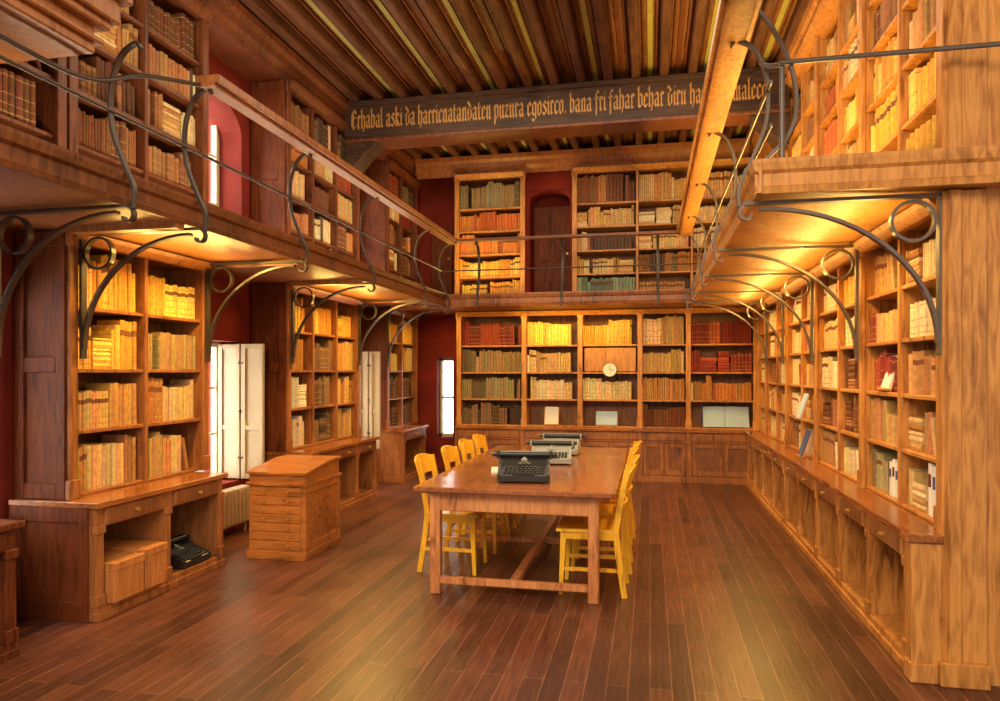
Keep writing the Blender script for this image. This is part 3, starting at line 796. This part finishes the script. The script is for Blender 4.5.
def typewriter(x, y, z, rot, body, s=1.0):
    M = place(x, y, z, rot) @ Matrix.Scale(s, 4); mb = MB()
    prof = [(-0.17, 0.012), (-0.17, 0.05), (-0.155, 0.06), (-0.03, 0.095), (0.0, 0.13), (0.06, 0.14), (0.10, 0.125), (0.15, 0.1), (0.16, 0.012)]
    mb.extrude(prof, 'x', -0.165, 0.165, body, M)
    for sx in (-1, 1):
        mb.extrude([(-0.175, 0.01), (-0.175, 0.058), (-0.03, 0.11), (0.0, 0.14), (0.16, 0.13), (0.165, 0.01)], 'x', sx*0.15, sx*0.172, body, M)
        for yy in (-0.14, 0.13): mb.cyl((sx*0.14, yy, 0), (sx*0.14, yy, 0.013), 0.014, BLACK, 10, M)
    for r in range(4):
        for c in range(10):
            px = -0.125+c*0.0275+0.006*(r % 2); py = -0.15+r*0.028; pz = 0.064+r*0.0085
            mb.cyl((px, py, pz-0.008), (px, py, pz+0.009), 0.0095, BLACK, 8, M)
            mb.cyl((px, py, pz+0.009), (px, py, pz+0.0095), 0.007, GREYM, 8, M)
    mb.box(-0.07, 0.07, -0.172, -0.158, 0.062, 0.07, BLACK, M)
    mb.cyl((-0.2, 0.075, 0.165), (0.2, 0.075, 0.165), 0.02, BLACK, 16, M)
    mb.cyl((-0.222, 0.075, 0.165), (-0.2, 0.075, 0.165), 0.016, BLACK, 12, M); mb.cyl((0.2, 0.075, 0.165), (0.222, 0.075, 0.165), 0.016, BLACK, 12, M)
    mb.box(-0.19, 0.19, 0.1, 0.135, 0.135, 0.175, body, M); mb.box(-0.19, -0.175, 0.04, 0.13, 0.135, 0.185, body, M); mb.box(0.175, 0.19, 0.04, 0.13, 0.135, 0.185, body, M)
    mb.cyl((-0.16, 0.05, 0.187), (0.16, 0.05, 0.187), 0.004, GREYM, 8, M)
    mb.bar([(-0.19, 0.05, 0.17), (-0.215, 0.02, 0.18), (-0.22, -0.04, 0.185)], (0, 0, 1), 0.008, 0.01, GREYM, M)
    for k in range(9):
        a = math.radians(200+k*17.5); mb.cyl((0.05*math.cos(a), 0.0+0.03*math.sin(a), 0.112), (0, 0.045, 0.15), 0.003, GREYM, 5, M)
    mb.finish('typewriter', 0.002)
typewriter(-0.90, 5.12, 0.761, 8, BLACK, 1.08)
typewriter(-0.84, 6.15, 0.761, 6, GREYM, 1.0)
typewriter(-0.84, 6.85, 0.761, 0, GREYM, 1.0)
typewriter(-3.52, 4.80, 0.091, 90, BLACK, 0.95)
mb = MB()
mb.box(-0.12, 0.12, -0.16, 0.16, 0, 0.012, PAPER, place(-1.12, 5.55, 0.761, 12))
mb.finish('paper_stack')

for (y, w, h) in ((3.87, 0.27, 0.25), (4.155, 0.22, 0.27)):
    mb = MB(); mb.box(-3.76, -3.30, y, y+w, 0.091, 0.09+h, CARD); mb.box(-3.765, -3.295, y-0.004, y+w+0.004, 0.09+h-0.05, 0.09+h+0.004, CARD)
    mb.finish('storage_box', 0.004)

mb = MB()
cx0, cx1, cy0, cy1 = -3.27, -2.77, 5.36, 6.02
mb.box(cx0, cx1, cy0, cy1, 0.06, 0.62, CHEST)
mb.box(cx0-0.015, cx1+0.015, cy0-0.015, cy1+0.015, 0, 0.07, CHEST)
mb.box(cx0-0.02, cx1+0.02, cy0-0.02, cy1+0.02, 0.61, 0.635, CHEST)
mb.extrude([(cy0, 0.635), (cy1, 0.635), (cy1, 0.76), (cy1-0.2, 0.76), (cy0, 0.70)], 'x', cx0, cx1, CHEST)
mb.extrude([(cy0-0.02, 0.70), (cy1-0.2, 0.762), (cy1+0.01, 0.762), (cy1+0.01, 0.785), (cy1-0.2, 0.785), (cy0-0.02, 0.722)], 'x', cx0-0.02, cx1+0.02, CHEST)
for r in range(7):
    z = 0.085+r*0.074
    mb.box(cx0+0.03, cx1-0.03, cy0-0.010, cy0, z, z+0.066, CHEST)
    for xx in (cx0+0.14, cx1-0.14):
        mb.cyl((xx, cy0-0.026, z+0.033), (xx, cy0-0.008, z+0.033), 0.009, BRASS, 8)
mb.box(cx1, cx1+0.012, cy0+0.0, cy0+0.06, 0.07, 0.61, CHEST); mb.box(cx1, cx1+0.012, cy1-0.06, cy1, 0.07, 0.61, CHEST)
mb.box(cx1, cx1+0.011, cy0+.06, cy1-.06, 0.07, 0.13, CHEST); mb.box(cx1, cx1+0.011, cy0+.06, cy1-.06, 0.55, 0.61, CHEST)
mb.finish('chest_of_drawers', 0.002)

mb = MB()
mb.box(-0.94, -0.2, YB+0.02, YB+0.04, 1.56, 1.9, OAK); mb.finish('notice_board', 0.003)
mb = MB(); mb.cyl((-0.57, YB+0.02, 1.58), (-0.57, YB-0.02, 1.58), 0.10, BLACK, 28); mb.cyl((-0.57, YB-0.02, 1.58), (-0.57, YB-0.025, 1.58), 0.095, WHITE, 28)
mb.box(-0.573, -0.567, YB-0.03, YB-0.025, 1.58, 1.65, BLACK); mb.box(-0.57, -0.52, YB-0.03, YB-0.025, 1.577, 1.583, BLACK)
mb.finish('wall_clock')
def sheet(name, x, y, z, w, h, mat, rot=0, tilt=18):
    M = place(x, y, z, rot) @ Matrix.Rotation(math.radians(-tilt), 4, 'X'); mb = MB()
    mb.box(-w/2, w/2, 0, 0.012, 0, h, mat, M); mb.box(-w/2-0.01, w/2+0.01, 0.012, 0.02, 0, h*0.95, OAK, M)
    mb.box(-w/2, w/2, -0.02, 0.02, -0.002, 0.012, OAK, M)
    mb.finish(name)
sheet('framed_document', -1.43, YB+0.03, 0.765, 0.2, 0.28, PAPER)
sheet('framed_document', -0.62, YB+0.03, 0.765, 0.3, 0.22, PAPERB)
def openbook(x, y, z, w, h):
    M = place(x, y, z, 0) @ Matrix.Rotation(math.radians(-25), 4, 'X'); mb = MB()
    for s in (-1, 1):
        pts = [(0, 0), (s*0.03, -0.02), (s*w*0.25, -0.018), (s*w/2, -0.004), (s*w/2, 0.008), (0, 0.012)]
        mb.extrude(pts if s > 0 else pts[::-1], 'z', 0, h, PAPERB, M)
    mb.box(-w/2-0.01, w/2+0.01, 0.012, 0.02, -0.0, h+0.01, BLUE, M); mb.finish('open_book')
openbook(1.05, YB+0.04, 0.77, 0.62, 0.31)
sheet('framed_document', XR+0.02, 5.05, 1.43, 0.16, 0.24, PAPER, -90)
sheet('framed_document', XR-0.1, 7.2, 1.10, 0.16, 0.26, PAPERB, -90)
sheet('framed_document', XR-0.1, 7.1, 0.76, 0.16, 0.26, BLUE, -90)
for (y, hh) in ((4.80, (0.22, 0.24, 0.22)), (4.09, (0.27, 0.29, 0.28, 0.29))):
    mb = MB()
    for k, h in enumerate(hh):
        y0 = y+k*0.058
        mb.box(XR+0.03, XR+0.25, y0, y0+0.05, 0.761, 0.76+h, (PAPER, WHITE)[k % 2])
        mb.box(XR+0.026, XR+0.03, y0+0.01, y0+0.04, 0.76+h*0.55, 0.76+h*0.8, (BLUE, RED)[k % 2])
    mb.finish('box_files', 0.003)

# ---------------------------------------------------------------- lights
def area(name, loc, rot, sx, sy, power, col):
    l = bpy.data.lights.new(name, 'AREA'); l.shape = 'RECTANGLE'; l.size = sx; l.size_y = sy; l.energy = power; l.color = col
    o = bpy.data.objects.new(name, l); sc.collection.objects.link(o); o.location = loc; o.rotation_euler = rot; return o
R = math.radians
AMB = (1.0, 0.62, 0.14); WARM = (1.0, 0.80, 0.54); DAY = (1.0, 0.95, 0.86)
for a, b2 in wins:
    area('daylight', (-4.6, (a+b2)/2, 1.16), (0, R(-90), 0), 1.4, 0.9, 75, DAY)
    area('daylight', (-4.6, (a+b2)/2, 3.48), (0, R(-80), 0), 1.4, 0.9, 60, DAY)
area('daylight', (-4.6, 3.3, 1.4), (0, R(-90), 0), 1.6, 0.9, 45, DAY)
area('daylight', (-3.2, WB+0.6, 1.15), (R(-90), 0, 0), 0.5, 1.4, 15, DAY)
area('ceiling_fill', (-3.15, 4.55, GB-0.03), (0, R(-14), 0), 0.10, 1.2, 52, AMB)
area('ceiling_fill', (-3.15, 7.5, GB-0.03), (0, R(-14), 0), 0.10, 1.6, 48, AMB)
area('ceiling_fill', (-3.15, 9.95, GB-0.03), (0, R(-14), 0), 0.10, 0.8, 12, AMB)
area('ceiling_fill', (1.1, 7.0, GB-0.03), (0, R(14), 0), 0.10, 5.6, 95, AMB)
area('ceiling_fill', (-1.2, 10.1, GB-0.03), (R(12), 0, 0), 1.8, 0.08, 20, AMB)
area('ceiling_fill', (-3.35, 4.55, GB-0.22), (0, R(180+25), 0), 0.08, 1.2, 12, AMB)
area('ceiling_fill', (-3.35, 7.5, GB-0.22), (0, R(180+25), 0), 0.08, 1.6, 12, AMB)
area('ceiling_fill', (1.2, 6.9, GB-0.22), (0, R(180-25), 0), 0.08, 5.8, 34, AMB)
area('ceiling_fill', (0.95, 6.6, GT+0.05), (0, R(180-10), 0), 0.10, 5.0, 105, AMB)
area('ceiling_fill', (-2.4, 10.0, GT+0.05), (R(180+10), 0, 0), 0.9, 0.1, 20, AMB)
area('ceiling_fill', (-3.2, 6.0, GT+0.05), (0, R(180), 0), 0.10, 6.0, 44, WARM)  # added uplight to brighten the ceiling, not a known fixture
area('room_fill', (-1.0, -0.9, 4.2), (R(58), 0, 0), 3.4, 1.6, 330, WARM)  # added soft fill from behind the camera, no real fixture
area('room_fill', (-1.0, 6.0, 4.72), (0, 0, 0), 3.4, 3.0, 90, WARM)  # added overhead fill below the joists, no fixture hangs here
area('room_fill', (-1.0, 9.0, 4.72), (0, 0, 0), 3.4, 0.8, 34, WARM)  # further overhead fill added for the far end
w = bpy.data.worlds.new('world'); sc.world = w; w.use_nodes = True
bg = w.node_tree.nodes['Background']; bg.inputs[0].default_value = (1.0, 0.85, 0.66, 1); bg.inputs[1].default_value = 1.1

cd = bpy.data.cameras.new('camera'); cam = bpy.data.objects.new('camera', cd); sc.collection.objects.link(cam)
cd.sensor_width = 36; cd.lens = 25.56; cd.shift_y = 0.0215
cam.location = (0, 0, 1.55); cam.rotation_euler = (R(90), 0, R(11.93))
sc.camera = cam
